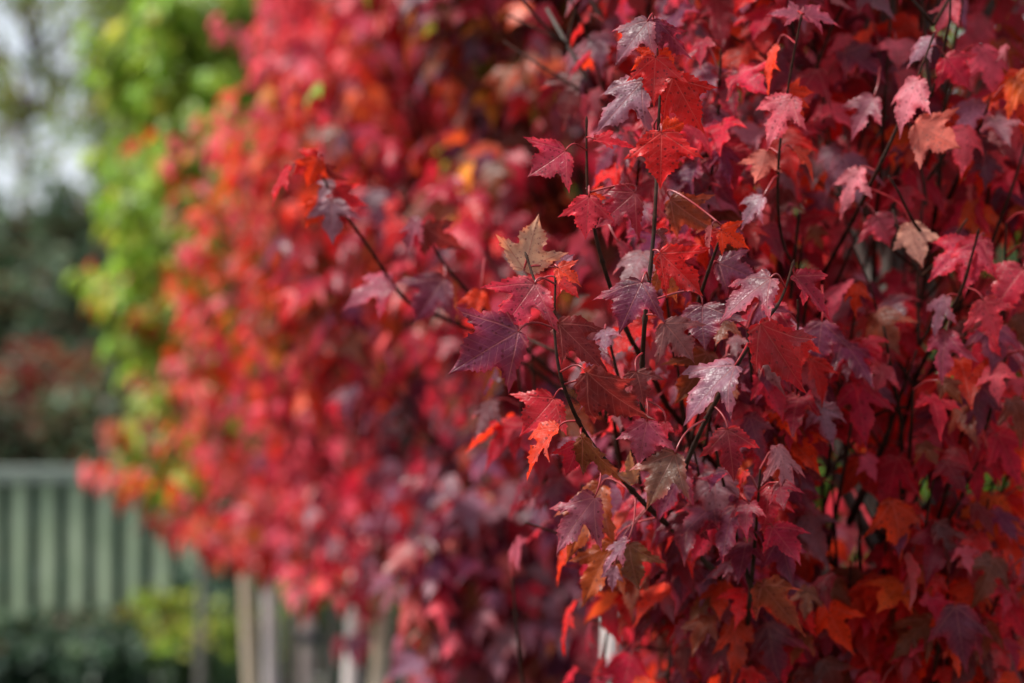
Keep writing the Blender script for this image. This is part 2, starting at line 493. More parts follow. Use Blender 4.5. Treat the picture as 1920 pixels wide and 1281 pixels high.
def node_leaves(nodes, ctr, r, size=(.05, .075), keep=None, petiole=.032):
    p = np.array([n[0] for n in nodes]); o = np.array([n[1] for n in nodes]); td = np.array([n[2] for n in nodes])
    if keep is not None:
        m = keep(p, r); p, o, td = p[m], o[m], td[m]
    n = len(p)
    rad = p - ctr(p); rad[:, 2] = 0; rad /= np.linalg.norm(rad, axis=1)[:, None] + 1e-6
    pd = o * .8 + td * .5 + rad * .35 + np.array([0, 0, .25]) + r.normal(0, .15, (n, 3)); pd /= np.linalg.norm(pd, axis=1)[:, None]
    L = r.uniform(size[0], size[1], n)
    B = p + pd * (petiole * r.uniform(.6, 1.3, n))[:, None]
    hor = rad * .7 + o * .6 + r.normal(0, .3, (n, 3)); hor[:, 2] = 0; hor /= np.linalg.norm(hor, axis=1)[:, None] + 1e-6
    dn = r.uniform(.35, 1.9, n)
    A = hor - np.array([0, 0, 1]) * dn[:, None]
    N = np.array([0, 0, 1.0]) + rad * r.uniform(.2, 1.0, (n, 1)) + r.normal(0, .33, (n, 3))
    return p, B, A, N, L

def foliage_mesh(name, tmpl, B, A, N, L, col, ecol, r, mat, parent, off, seed, label=None):
    n = len(B)
    co, f, at = blades(tmpl, B - off, A, N, L, r.uniform(.72, 1.02, n), r.uniform(-.1, .45, n), r.uniform(.0, .55, n), r.uniform(.03, .20, n), col, ecol, seed=seed)
    o = link_mesh(name, mesh_np(name, co, f, attrs=at), mat, parent)
    o['kind'] = 'stuff'
    return o

def trunk_radii(h, r0): return np.linspace(r0, r0 * .25, 14)

def young_tree(name, base, label, cat, group, seed, height, crown_lo, rad, palette, mat=MAT_FOL, tmpl=T_LOW, n_br=46, lean=(0, 0), r0=.02, size=(.055, .085), thin=1.0, step=.045, extra=None):
    base = np.array([base[0], base[1], 0.0])
    r = np.random.default_rng(seed + 100)
    tk, br, tw, nodes, on = grow(base, lean, height, crown_lo, rad, seed, n_br=n_br, step=step)
    if extra:
        n2, t2 = shoots(None, extra(on), r); nodes += n2; tw += t2
    root = empty(name, base, label, cat, group)
    T = Tubes(10); T.add(smooth_line(tk, 4), np.interp(np.linspace(0, 1, 53), np.linspace(0, 1, 14), trunk_radii(height, r0))); T.build('trunk', MAT_BARK, root, base)
    T = Tubes(5)
    for p_, q_ in br: T.add(p_, q_)
    for p_, q_ in tw: T.add(p_, q_)
    b = T.build('branches', MAT_TWIG, root, base); b['kind'] = 'stuff'
    ctr = lambda p: np.stack([np.interp(p[:, 2], tk[:, 2], tk[:, 0]), np.interp(p[:, 2], tk[:, 2], tk[:, 1]), p[:, 2]], 1)
    keep = (lambda p, rr: rr.uniform(size=len(p)) < thin)
    pn, B, A, N, L = node_leaves(nodes, ctr, r, size, keep)
    c, e = palette(B, r)
    foliage_mesh('crown', tmpl, B, A, N, L, c, e, r, mat, root, base, seed)
    return root, len(B)

# ------------------------------------------------------------------ ground
def grid_mesh(name, x0, x1, y0, y1, nx, ny, zf):
    xs = np.linspace(x0, x1, nx); ys = np.linspace(y0, y1, ny)
    X, Y = np.meshgrid(xs, ys)
    v = np.stack([X.ravel(), Y.ravel(), zf(X, Y).ravel()], 1)
    i = (np.arange(ny - 1)[:, None] * nx + np.arange(nx - 1)[None]).ravel()
    return mesh_np(name, v, np.stack([i, i + 1, i + nx + 1, i + nx], 1))
MAT_GROUND = plain('damp_nursery_ground', (0.035, 0.05, 0.02), .85, 9, .5, .8, col2=(.05, .04, .028), dist=.02)
tag(link_mesh('ground', grid_mesh('ground', -600, 600, -200, 1200, 60, 60, lambda x, y: np.zeros_like(x)), MAT_GROUND), kind='structure')

# ------------------------------------------------------------------ picket fence on the left
def box(bv, bf, x0, x1, y0, y1, z0, z1, bev=0.0):
    k = sum(len(a) for a in bv)
    v = np.array([(x, y, z) for z in (z0, z1) for y in (y0, y1) for x in (x0, x1)], float)
    bv.append(v)
    bf.append(np.array([(0, 2, 3, 1), (4, 5, 7, 6), (0, 1, 5, 4), (2, 6, 7, 3), (0, 4, 6, 2), (1, 3, 7, 5)]) + k)
def box_obj(name, mat, parent, *bx, bevel=.004, off=(0, 0, 0)):
    bv, bf = [], []
    for b in bx: box(bv, bf, *b)
    o = link_mesh(name, mesh_np(name, np.concatenate(bv) - np.asarray(off), np.concatenate(bf), smooth=False), mat, parent)
    m = o.modifiers.new('bevel', 'BEVEL'); m.width = bevel; m.segments = 2
    return o
MAT_PALE = plain('sage_green_paint', (0.42, 0.50, 0.33), .6, 4, .2, .25, stretch=(2.5, 1, .6), col2=(.25, .33, .20))
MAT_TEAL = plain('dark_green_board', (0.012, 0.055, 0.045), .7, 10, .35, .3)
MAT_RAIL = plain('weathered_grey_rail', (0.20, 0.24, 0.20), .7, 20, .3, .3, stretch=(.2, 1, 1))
FY = 12.0
fo = np.array([-2.3, FY, 0.])
fence = empty('picket_fence', fo, 'sage green picket fence with dark green board behind its gaps', 'fence')
X0, X1 = P(-420, 0, FY)[0], P(432, 0, FY)[0]
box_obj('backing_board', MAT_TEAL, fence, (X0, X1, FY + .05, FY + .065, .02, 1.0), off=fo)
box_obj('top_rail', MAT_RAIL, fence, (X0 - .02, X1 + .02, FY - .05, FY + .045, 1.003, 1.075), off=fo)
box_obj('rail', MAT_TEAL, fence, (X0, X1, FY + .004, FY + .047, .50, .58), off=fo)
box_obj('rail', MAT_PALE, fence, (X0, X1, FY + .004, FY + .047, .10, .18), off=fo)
k = 0
while True:
    cx = P(37 + (k - 8) * 53.4, 0, FY)[0]
    if cx > X1 - .04: break
    if cx > X0 + .04:
        box_obj('picket', MAT_PALE, fence, (cx - .036, cx + .036, FY - .022, FY, .03, 1.0 - random.uniform(0, .006)), off=fo)
    k += 1
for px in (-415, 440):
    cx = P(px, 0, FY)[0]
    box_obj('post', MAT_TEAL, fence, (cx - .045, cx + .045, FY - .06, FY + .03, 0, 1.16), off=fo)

# ------------------------------------------------------------------ stakes beside the row of young trees
def stake(px_top, px_bot, y_top, y_bot_px, d, wd, mat, label, name='wooden_stake'):
    """squared timber with chamfered top; follows the lean seen between two heights"""
    t = P(px_top, y_top, d); b = P(px_bot, y_bot_px, d)
    s = (t[2] - 0) / (t[2] - b[2]); g = t + (b - t) * s
    n = 14; pts = np.array([g + (t - g) * u for u in np.linspace(0, 1, n)])
    rr = np.full(n, wd / 2 * 1.22)
    off = np.array([g[0], g[1], 0])
    tb = Tubes(12)
    j = np.random.default_rng(int(px_top)).normal(0, wd * .02, n)
    pts[:, 0] += j
    rr[-1] *= .72
    tb.add(pts, rr)
    root = empty(name, off, label, 'stake', 'wooden stakes supporting the young trees')
    tb.build('pole', mat, root, off)
    return root, pts
def tie(pts, z, d, rad, label, name='tree_tie'):
    x = np.interp(z, pts[:, 2], pts[:, 0]); y = np.interp(z, pts[:, 2], pts[:, 1])
    return x, y
MAT_TIE = plain('black_rubber_strap', (0.015, 0.02, 0.026), .5, 60, .3, .2)
def strap(xa, xb, y, z, ra, label):
    """rubber strap running round a stake and a stem in a loop"""
    a = np.linspace(0, 2 * np.pi, 33)
    cx, hw = (xa + xb) / 2, abs(xb - xa) / 2 + ra
    pts = np.stack([cx + np.cos(a) * hw, y + np.sin(a) * ra * 1.25, z + .006 * np.sin(2 * a)], 1)
    v = []; f = []
    n = len(pts) - 1
    c = np.array([cx, y, z])
    for (s_, dz) in ((1.0, -.014), (1.0, .014), (1.06, .014), (1.06, -.014)):
        q = c + (pts[:-1] - c) * np.array([s_, s_ * 1.04, 1]) + np.array([0, 0, dz]); v.append(q)
    for k_ in range(4):
        i = np.arange(n); f.append(np.stack([k_ * n + i, k_ * n + (i + 1) % n, ((k_ + 1) % 4) * n + (i + 1) % n, ((k_ + 1) % 4) * n + i], 1))
    v = np.concatenate(v) - c
    o = link_mesh('tree_tie', mesh_np('tree_tie', v, np.concatenate(f)), MAT_TIE, None, c)
    return tag(o, label, 'tree tie', 'rubber ties round the stakes')

STK = [
 (459, 470, 1000, 1281, 7.6, .034, MAT_WOOD2, 'tan wooden stake, leftmost of the cluster beside the fence end'),
 (504, 508, 1000, 1281, 7.4, .036, MAT_WOOD3, 'whitish grey stake just right of the tan stake, under the red crowns'),
 (547, 550, 1010, 1281, 7.9, .028, MAT_DARKW, 'dark narrow stake between the two pale stakes under the red crowns'),
 (577, 576, 1000, 1281, 7.3, .036, MAT_WOOD, 'pinkish brown stake wearing a dark tie, right of its cluster'),
 (672, 659, 1040, 1281, 5.9, .036, MAT_WOOD3, 'pale grey stake left in the leaning pair below the middle crown'),
 (729, 708, 1030, 1281, 5.8, .034, MAT_WOOD2, 'cream stake leaning right in the pair below the middle crown'),
 (1143, 1145, 1150, 1281, 3.7, .026, MAT_WOOD3, 'whitish stake low in the picture centre, under purple leaves'),
 (1308, 1306, 1215, 1281, 3.5, .017, MAT_WOOD3, 'thinnest pale stake at the bottom edge under the nearest maple'),
]
stk_pts = []
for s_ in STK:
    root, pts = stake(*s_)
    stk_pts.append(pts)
zz = P(0, 1192, 7.3)[2]
strap(np.interp(zz, stk_pts[3][:, 2], stk_pts[3][:, 0]), np.interp(zz, stk_pts[3][:, 2], stk_pts[3][:, 0]) + .004, 7.3, zz, .033, 'dark rubber tie round the pinkish brown stake')
zz = P(0, 1262, 3.7)[2]
x_ = np.interp(zz, stk_pts[6][:, 2], stk_pts[6][:, 0])
strap(x_, x_ + .05, 3.7, zz, .019, 'dark tie round the whitish stake at bottom centre')

# ------------------------------------------------------------------ potted shrubs before the fence
MAT_POT = plain('black_plastic_pot', (0.018, 0.022, 0.028), .4, 30, .3, .1)
def lathe(prof, n=28):
    v = []; f = []
    m = len(prof)
    a = np.linspace(0, 2 * np.pi, n, endpoint=False)
    for r_, z in prof: v.append(np.stack([r_ * np.cos(a), r_ * np.sin(a), np.full(n, z)], 1))
    for k_ in range(m - 1):
        i = np.arange(n); f.append(np.stack([k_ * n + i, k_ * n + (i + 1) % n, (k_ + 1) * n + (i + 1) % n, (k_ + 1) * n + i], 1))
    return np.concatenate(v), np.concatenate(f)
def shrub(name, c, rx, rz, z0, n, palette, mat, label, cat, group, seed, size, tmpl=T_TINY, pot=True, clump=26):
    r = np.random.default_rng(seed)
    c = np.array([c[0], c[1], 0.])
    root = empty(name, c, label, cat, group)
    if pot:
        v, f = lathe([(0.0, .01), (.13, .01), (.165, .26), (.178, .26), (.18, .29), (.16, .29), (.155, .25), (0, .25)])
        link_mesh('pot', mesh_np('pot', v, f), MAT_POT, root)
    # stems
    T = Tubes(5)
    zc = z0 + rz
    cl = r.normal(0, 1, (clump, 3)); cl /= np.linalg.norm(cl, axis=1)[:, None]; cl *= (r.uniform(.35, .95, (clump, 1)))
    cp = cl * [rx, rx, rz] + [0, 0, zc]
    for q in cp:
        mid = np.array([q[0] * .35, q[1] * .35, (q[2]) * .5 + .1]); T.add(smooth_line([(r.normal(0, .015), r.normal(0, .015), .2 if pot else 0), mid, q], 4), np.linspace(.006, .002, 9) * (rz / .3) ** .7)
    s = T.build('stems', MAT_TWIG, root); s['kind'] = 'stuff'
    i = r.integers(0, clump, n)
    p = cp[i] + r.normal(0, 1, (n, 3)) * [rx * .2, rx * .2, rz * .2]
    d = p - [0, 0, zc]; d /= np.linalg.norm(d, axis=1)[:, None] + 1e-6
    A = d * .6 + r.normal(0, .5, (n, 3)) + [0, 0, .15]; N = d + r.normal(0, .5, (n, 3)) + [0, 0, .6]
    cc, ee = palette(p, r)
    foliage_mesh('foliage', tmpl, p, A, N, r.uniform(size[0], size[1], n), cc, ee, r, mat, root, np.zeros(3), seed)
    return root
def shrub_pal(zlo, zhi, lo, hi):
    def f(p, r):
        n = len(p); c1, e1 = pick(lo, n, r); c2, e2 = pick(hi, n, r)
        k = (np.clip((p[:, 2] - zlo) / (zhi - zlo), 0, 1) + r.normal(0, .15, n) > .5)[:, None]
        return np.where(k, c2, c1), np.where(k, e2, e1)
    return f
PS = [(-120, 10.2, .25), (25, 9.9, .24), (120, 10.4, .22), (215, 9.8, .23), (310, 10.1, .27), (395, 9.7, .25), (640, 10.3, .28), (760, 10.0, .26)]
SL = ['dark green potted shrub beyond the left picture edge', 'dark green potted shrub at the left edge before the fence', 'dark potted shrub second from the left before the fence',
      'dark potted shrub with sparse tips, third from the left before the fence', 'golden olive topped potted shrub before the fence', 'golden topped potted shrub beside the tan stake',
      'bright green shrub seen between the two stake clusters', 'dark green shrub behind the leaning stakes']
for i, (px, d, rx) in enumerate(PS):
    c = P(px, 0, d)
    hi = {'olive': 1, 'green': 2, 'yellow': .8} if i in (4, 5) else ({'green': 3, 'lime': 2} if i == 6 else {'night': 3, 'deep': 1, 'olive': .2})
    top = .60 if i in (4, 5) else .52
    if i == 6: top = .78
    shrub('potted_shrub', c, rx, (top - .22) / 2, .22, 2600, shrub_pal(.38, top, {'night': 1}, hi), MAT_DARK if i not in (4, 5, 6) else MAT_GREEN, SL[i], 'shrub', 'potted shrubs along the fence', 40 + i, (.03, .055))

# ------------------------------------------------------------------ far trees and bushes
def far_tree(name, px, d, z_lo, z_hi, rx, n, pal, mat, label, cat, seed, size, clump=60, group='trees far behind the nursery', trunk_r=.09, spread=.17, droop=False):
    r = np.random.default_rng(seed)
    c = P(px, 0, d); c[2] = 0
    root = empty(name, c, label, cat, group)
    zc = (z_lo + z_hi) / 2; rz = (z_hi - z_lo) / 2
    T = Tubes(10); tp = smooth_line([(0, 0, 0), (r.normal(0, .05), 0, z_hi * .4), (r.normal(0, .1), 0, z_hi * .92)], 6)
    T.add(tp, np.linspace(trunk_r, trunk_r * .2, len(tp))); T.build('trunk', MAT_BARK, root)
    cl = r.normal(0, 1, (clump, 3)); cl /= np.linalg.norm(cl, axis=1)[:, None]; cl *= r.uniform(.3, 1, (clump, 1)) ** .6
    cp = cl * [rx, rx, rz] + [0, 0, zc]
    T = Tubes(5)
    for q in cp:
        z1 = max(.3, q[2] - .5 * math.hypot(q[0], q[1]) - .2)
        x1 = np.interp(z1, tp[:, 2], tp[:, 0]); T.add(smooth_line([(x1, 0, z1), ((x1 + q[0]) * .5, q[1] * .5, (z1 + q[2]) * .5 + .08), q], 5), np.linspace(trunk_r * .35, .004, 11))
    b = T.build('branches', MAT_TWIG, root); b['kind'] = 'stuff'
    i = r.integers(0, clump, n)
    sg = np.array([rx, rx, rz]) * spread * r.uniform(.6, 1.3, (clump, 1))[i]
    p = cp[i] + r.normal(0, 1, (n, 3)) * sg
    if droop: p[:, 2] -= np.abs(r.normal(0, .45, n))
    dd = p - [0, 0, zc]; dd /= np.linalg.norm(dd, axis=1)[:, None] + 1e-6
    A = dd * .5 + r.normal(0, .5, (n, 3)) - [0, 0, .5]; N = dd + r.normal(0, .5, (n, 3)) + [0, 0, .5]
    g = r.uniform(.6, 1.3, (clump, 1))[i]
    cc, ee = pal(p, r)
    foliage_mesh('crown', T_TINY, p, A, N, r.uniform(size[0], size[1], n), np.clip(cc * g, 0, .8), np.clip(ee * g, 0, .8), r, mat, root, np.zeros(3), seed)
    return root
PG = lambda **m: (lambda p, r: pick(m, len(p), r))
far_tree('evergreen_tree', 20, 19, .3, 2.95, .75, 3400, PG(deep=1, olive=.3), MAT_DARK, 'dark evergreen tree at the far left edge behind the fence', 'tree', 201, (.07, .12), clump=38)
far_tree('evergreen_tree', 230, 20, .3, 3.3, .75, 9000, PG(deep=1), MAT_DARK, 'dark blue green evergreen behind the yellow green maple', 'tree', 202, (.07, .12))
far_tree('evergreen_tree', 420, 21, .3, 4.6, .9, 10000, PG(deep=1, green=.2), MAT_DARK, 'tall dark evergreen hidden behind the crimson crowns', 'tree', 203, (.07, .12))
far_tree('evergreen_tree', -190, 21, .3, 3.4, .9, 8000, PG(deep=1), MAT_DARK, 'dark evergreen standing left of the view behind the fence', 'tree', 204, (.07, .12))
far_tree('birch_tree', 40, 24, 3.9, 6.4, 1.6, 1900, PG(olive=.6, green=1, yellow=.25), MAT_GREEN, 'tall loose grey green birch with sky showing through its crown', 'tree', 205, (.06, .1), clump=20, droop=True, spread=.09)
far_tree('birch_tree', 330, 22, 2.2, 6.4, .85, 8000, PG(olive=.5, green=1, deep=.7), MAT_GREEN, 'tall green birch behind the yellow green maple', 'tree', 206, (.06, .1), clump=70, droop=True, spread=.16)
far_tree('purple_leaved_bush', 50, 16, .2, 1.55, .62, 7000, PG(maroon=1, brown=.8, deep=1.6), MAT_FOL, 'dull brown red bush above the fence at far left', 'bush', 207, (.06, .09), group='bushes behind the fence')
far_tree('dark_bush', 240, 15.5, .1, 1.45, .55, 6000, PG(deep=1, olive=.6), MAT_DARK, 'low dark bush behind the right half of the fence', 'bush', 208, (.06, .09), group='bushes behind the fence')
far_tree('dark_bush', -140, 15, .1, 1.6, .6, 5000, PG(deep=1, maroon=.3), MAT_DARK, 'low dark bush left of the purple bush behind the fence', 'bush', 209, (.06, .09), group='bushes behind the fence')
for px_, lb_ in ((520, 'dark bush behind the stakes at the fence end'), (800, 'dark bush behind the leaning pair of stakes'), (1120, 'dark bush low behind the picture centre')):
    far_tree('dark_bush', px_, 11, .1, .98, .42, 5000, PG(night=1), MAT_DARK, lb_, 'bush', 260 + px_, (.04, .07), group='low dark bushes behind the stakes', trunk_r=.02)
for k_, (px, d, zt, rx) in enumerate([(640, 15, 3.6, 1.0), (1010, 14, 3.4, 1.0), (1400, 13.5, 3.6, 1.0), (1760, 13, 3.6, 1.0), (2100, 13, 3.4, 1.0)]):
    far_tree('green_tree', px, d, .25, zt, rx, 9000, PG(deep=1.2, green=.8), MAT_GREEN,
             ['dark green tree far behind the middle red crowns', 'dark green tree far behind the picture centre', 'dark green tree far behind the nearest maple stem',
              'dark green tree glimpsed behind the leaves at right', 'dark green tree beyond the right picture edge'][k_], 'tree', 220 + k_, (.07, .12), group='dark green trees closing the nursery')

# ------------------------------------------------------------------ the row of young maples
def pal_fn(mixes):
    """mixes: list of (z, x, weight-dict) anchors; each leaf takes the mix of a nearby anchor so that colours change through the crown"""
    def f(p, r):
        n = len(p)
        an = np.array([m[0] for m in mixes]); 
        d = np.linalg.norm((p[:, None, :] - an[None]) , axis=2) + r.normal(0, .10, (n, len(an)))
        k = d.argmin(1); c = np.zeros((n, 3)); e = np.zeros((n, 3))
        for j in range(len(mixes)):
            m = k == j
            if m.any(): c[m], e[m] = pick(mixes[j][1], int(m.sum()), r)
        return c, e
    return f
G = 'young maples standing in the nursery row'
# green maple, farthest of the row
y5 = 9.4; x5 = P(385, 0, y5)[0] - .03
young_tree('maple_tree', (x5, y5), 'yellow green maple, the farthest crown of the row', 'tree', G, 15, 3.05, 1.0, .60,
           pal_fn([((x5 - .4, y5, 2.6), dict(lime=3, green=2, yellow=.6)), ((x5, y5 - .3, 1.4), dict(green=1.6, lime=2, yellow=.9, orange=.5, rose=.25)), ((x5 + .5, y5, 2.0), dict(green=1, lime=1))]),
           mat=MAT_GREEN, n_br=70, size=(.055, .09), lean=(.04, 0))
y4 = 7.5; x4 = P(590, 0, y4)[0]  # pink and rose shares also paint backlight and gloss into the crown
young_tree('maple_tree', (x4, y4), 'blurred orange red maple with pinkish crimson top, second from the farthest', 'tree', G, 14, 3.3, 1.0, .56,
           pal_fn([((x4 + .1, y4 - .3, 2.4), dict(crimson=1.6, pink=6, wine=.8, rose=1.2)), ((x4 - .4, y4 - .3, 1.95), dict(orange=3.6, rose=2.2, scarlet=1.4, red=.5, amber=.4, pink=1.6, wine=.3, lime=.25)), ((x4 - .35, y4 - .4, 1.6), dict(orange=1.8, rose=2, scarlet=1.4, red=1, amber=.15, pink=1.4, wine=.4)),
                   ((x4 + .2, y4 - .3, 1.9), dict(red=1, pink=2, scarlet=1.2, rose=1.6, orange=1.4, brown=.5, wine=.5)), ((x4, y4, 1.4), dict(crimson=1.5, pink=2.2, red=1.5, wine=.6, rose=.8))]),
           n_br=72, size=(.040, .064), r0=.019, lean=(.075, 0), thin=.8,
           extra=lambda on: [[on(1.05), P(520, 985, 7.4), P(330, 930, 7.25), P(175, 872, 7.2)], [P(470, 975, 7.4), P(400, 985, 7.3), P(310, 960, 7.3)], [P(420, 955, 7.3), P(330, 990, 7.2), P(255, 935, 7.2)],
                             [P(360, 940, 7.25), P(300, 905, 7.2), P(235, 880, 7.25)], [P(300, 925, 7.25), P(240, 915, 7.15), P(190, 890, 7.2)], [on(1.1), P(560, 1010, 7.3), P(440, 1030, 7.2), P(360, 1000, 7.1)],
                             [on(1.0), P(600, 1050, 7.3), P(520, 1060, 7.2), P(440, 1040, 7.1)], [on(1.2), P(520, 900, 7.4), P(400, 880, 7.3), P(310, 830, 7.3)],
                             [on(1.0), P(640, 1080, 7.2), P(690, 1075, 7.1), P(740, 1040, 7.1)]]
                            + [[P(px + 60, py + 60, 7.1), P(px + 30, py + 30, 6.95), P(px, py, 6.85)] for px, py in [(400, 985), (440, 960), (470, 1000), (530, 1005), (590, 1005), (480, 930), (550, 920), (620, 930), (430, 900), (370, 400), (385, 470), (345, 540), (365, 600), (325, 670), (370, 730), (345, 790), (400, 840), (350, 460), (400, 660), (420, 560)]])
y3 = 5.9; x3 = P(735, 0, y3)[0]  # its pink and rose leaves likewise hold painted backlight and gloss
young_tree('maple_tree', (x3, y3), 'soft scarlet and orange maple above the leaning pair of stakes', 'tree', G, 13, 3.1, 1.0, .46,
           pal_fn([((x3 - .1, y3, 2.5), dict(crimson=1.6, red=1.6, pink=2, wine=.8, orange=.8, brown=.8)), ((x3 - .1, y3 - .2, 1.9), dict(scarlet=1.4, orange=3.2, red=.6, brown=1.6, amber=.35, rose=1.2, wine=.4)),
                   ((x3 - .2, y3, 1.3), dict(crimson=2, pink=1, plum=.7, red=1)), ((x3 + .25, y3 - .2, 1.35), dict(plum=1.4, lilac=2.4, crimson=1, brown=.6)), ((x3 + .3, y3, 2.2), dict(orange=1, brown=1, wine=1, red=1))]),
           n_br=60, size=(.040, .066), r0=.018, thin=.85,
           extra=lambda on: [[P(px + 60, py + 60, 5.7), P(px + 25, py + 25, 5.55), P(px, py, 5.45)] for px, py in [(640, 1000), (690, 1010), (730, 1010), (690, 950), (740, 950), (800, 1020)]])
y2 = 4.45; x2 = P(1090, 0, y2)[0]
young_tree('maple_tree', (x2, y2), 'purple and brown maple with orange leaves, second nearest of the row', 'tree', G, 12, 2.9, .86, .50,
           pal_fn([((x2 - .1, y2, 2.3), dict(brown=2, olive=1.2, wine=1.3, orange=.8, plum=1, lilac=.5, green=.7, amber=.4, lime=.15)), ((x2 - .2, y2 - .2, 1.8), dict(brown=1.2, wine=1.4, crimson=1.6, red=1, plum=.7, amber=.15)),
                   ((x2 - .2, y2 - .2, 1.3), dict(plum=1.4, lilac=4, rose=.9, pink=.5, wine=.8, brown=.8, crimson=.6)), ((x2 + .3, y2, 1.7), dict(plum=1, wine=1, red=1))]),
           tmpl=T_MED, n_br=62, size=(.042, .068), r0=.017,
           extra=lambda on: [[P(px + 70 * (1090 - px) / 400 + 10, py + 110, 4.4), P(px + 20, py + 50, 4.25), P(px, py, 4.15)]
                             for px, py in zip(np.random.default_rng(5).uniform(800, 1100, 34), np.random.default_rng(6).uniform(930, 1230, 34))])

# ------------------------------------------------------------------ nearest maple
y1 = 2.98
b1 = P(1588, 0, y1); b1 = np.array([b1[0], y1, 0.])
root1 = empty('maple_tree', b1, 'nearest maple, its wet crimson and plum leaves sharp in front', 'tree', G)
tk, br, tw, nodes, on = grow(b1, (.012, 0.0), 2.75, 1.12, .60, 11, n_br=62, step=.04)
tk0 = smooth_line(tk, 4)
T = Tubes(14); T.add(tk0, np.linspace(.019, .006, len(tk0))); T.build('trunk', MAT_BARK, root1, b1)

# leafy shoots seen against the crown; (photo x, photo y, distance from the camera)
TW = [
 [(1272, 1002, 2.45), (1212, 948, 2.36), (1150, 880, 2.28), (1108, 830, 2.24), (1075, 770, 2.21), (1050, 700, 2.20), (1040, 620, 2.20), (1042, 508, 2.20)],
 [(1040, 612, 2.20), (1018, 570, 2.22), (1000, 520, 2.24), (984, 470, 2.25)],
 [(1232, 930, 2.45), (1215, 840, 2.38), (1204, 760, 2.30), (1204, 690, 2.26), (1210, 590, 2.23), (1222, 480, 2.22), (1229, 380, 2.22), (1234, 250, 2.24), (1237, 150, 2.25), (1226, 40, 2.26)],
 [(1276, 900, 2.40), (1290, 862, 2.34), (1325, 785, 2.28), (1375, 695, 2.24), (1430, 610, 2.22), (1465, 560, 2.22), (1489, 487, 2.24)],
 [(1250, 760, 2.55), (1215, 690, 2.45), (1180, 630, 2.38), (1145, 540, 2.33), (1120, 455, 2.30), (1103, 365, 2.28), (1100, 290, 2.28), (1100, 218, 2.28)],
 [(1285, 700, 2.5), (1296, 620, 2.40), (1318, 540, 2.32), (1342, 470, 2.28), (1358, 428, 2.27)],
 [(1482, 560, 2.62), (1488, 500, 2.6), (1498, 400, 2.55)],
 [(1488, 500, 2.6), (1468, 455, 2.52), (1459, 390, 2.45), (1460, 300, 2.42), (1470, 215, 2.40), (1487, 110, 2.38), (1503, 28, 2.37)],
 [(1540, 520, 2.75), (1595, 420, 2.62), (1642, 325, 2.50), (1675, 255, 2.46), (1707, 180, 2.44), (1752, 62, 2.43)],
 [(1640, 420, 2.8), (1650, 330, 2.75), (1660, 180, 2.7), (1668, 60, 2.68), (1672, -40, 2.66)],
 [(1760, 360, 2.7), (1768, 220, 2.66), (1790, 80, 2.62), (1805, 0, 2.6), (1812, -50, 2.6)],
 [(1720, 700, 2.65), (1762, 620, 2.52), (1800, 550, 2.46), (1822, 480, 2.44), (1836, 428, 2.43)],
 [(1790, 590, 2.8), (1840, 500, 2.68), (1880, 400, 2.60), (1905, 330, 2.58), (1922, 270, 2.58)],
 [(1690, 790, 2.6), (1672, 700, 2.55), (1662, 640, 2.53), (1656, 610, 2.53)],
 [(900, 625, 2.95), (830, 596, 2.88), (770, 570, 2.8), (735, 530, 2.74), (690, 462, 2.68), (650, 405, 2.65), (612, 345, 2.63), (592, 296, 2.62)],
 [(930, 610, 2.9), (880, 552, 2.8), (838, 502, 2.72), (805, 450, 2.68), (788, 418, 2.66)],
 [(1130, 760, 2.6), (1090, 690, 2.6), (1000, 640, 2.62), (930, 610, 2.9)],
 [(1540, 900, 2.85), (1600, 830, 2.7), (1640, 780, 2.6), (1700, 762, 2.55)],
]
twig_pts = []
for i, tl in enumerate(TW):
    q = smooth_line([P(*a) for a in tl], 7)
    # join the shoot to the trunk: a hidden stretch running back and down into the crown
    if i not in (1, 6, 7):
        z0 = max(.95, q[0][2] - .22 - .35 * abs(q[0][0] - b1[0]))
        tr0 = np.array([np.interp(z0, tk[:, 2], tk[:, 0]), np.interp(z0, tk[:, 2], tk[:, 1]), z0])
        d0 = q[0] - q[3]; d0 /= np.linalg.norm(d0)
        mid = q[0] + d0 * .06 * 1 + (tr0 - q[0]) * .35
        lead = smooth_line([tr0, mid, q[0]], 7)[:-1]
        full = np.vstack([lead, q])
    else: full = q
    nn = len(full)
    rad = np.linspace(.0036 if nn > len(q) else .0018, .0010, nn)
    if i in (6,): rad = np.linspace(.0024, .0018, nn)
    # swollen nodes
    s_ = np.concatenate([[0], np.cumsum(np.linalg.norm(np.diff(full, axis=0), axis=1))])
    dense = np.linspace(0, s_[-1], int(s_[-1] / .004))
    fd = np.stack([np.interp(dense, s_, full[:, c]) for c in range(3)], 1)
    rd = np.interp(dense, s_, rad)
    rd *= 1 + .35 * np.exp(-(((s_[-1] - dense) % .047 - .004) / .0022) ** 2)
    rd[-3:] *= (1.25, 1.1, .5)
    T = Tubes(8); T.add(fd, rd); o = T.build('twig', MAT_TWIG, root1, b1)
    twig_pts.append(fd[len(fd) - int(len(fd) * len(q) / nn * .98):])
ALLT = np.concatenate(twig_pts)

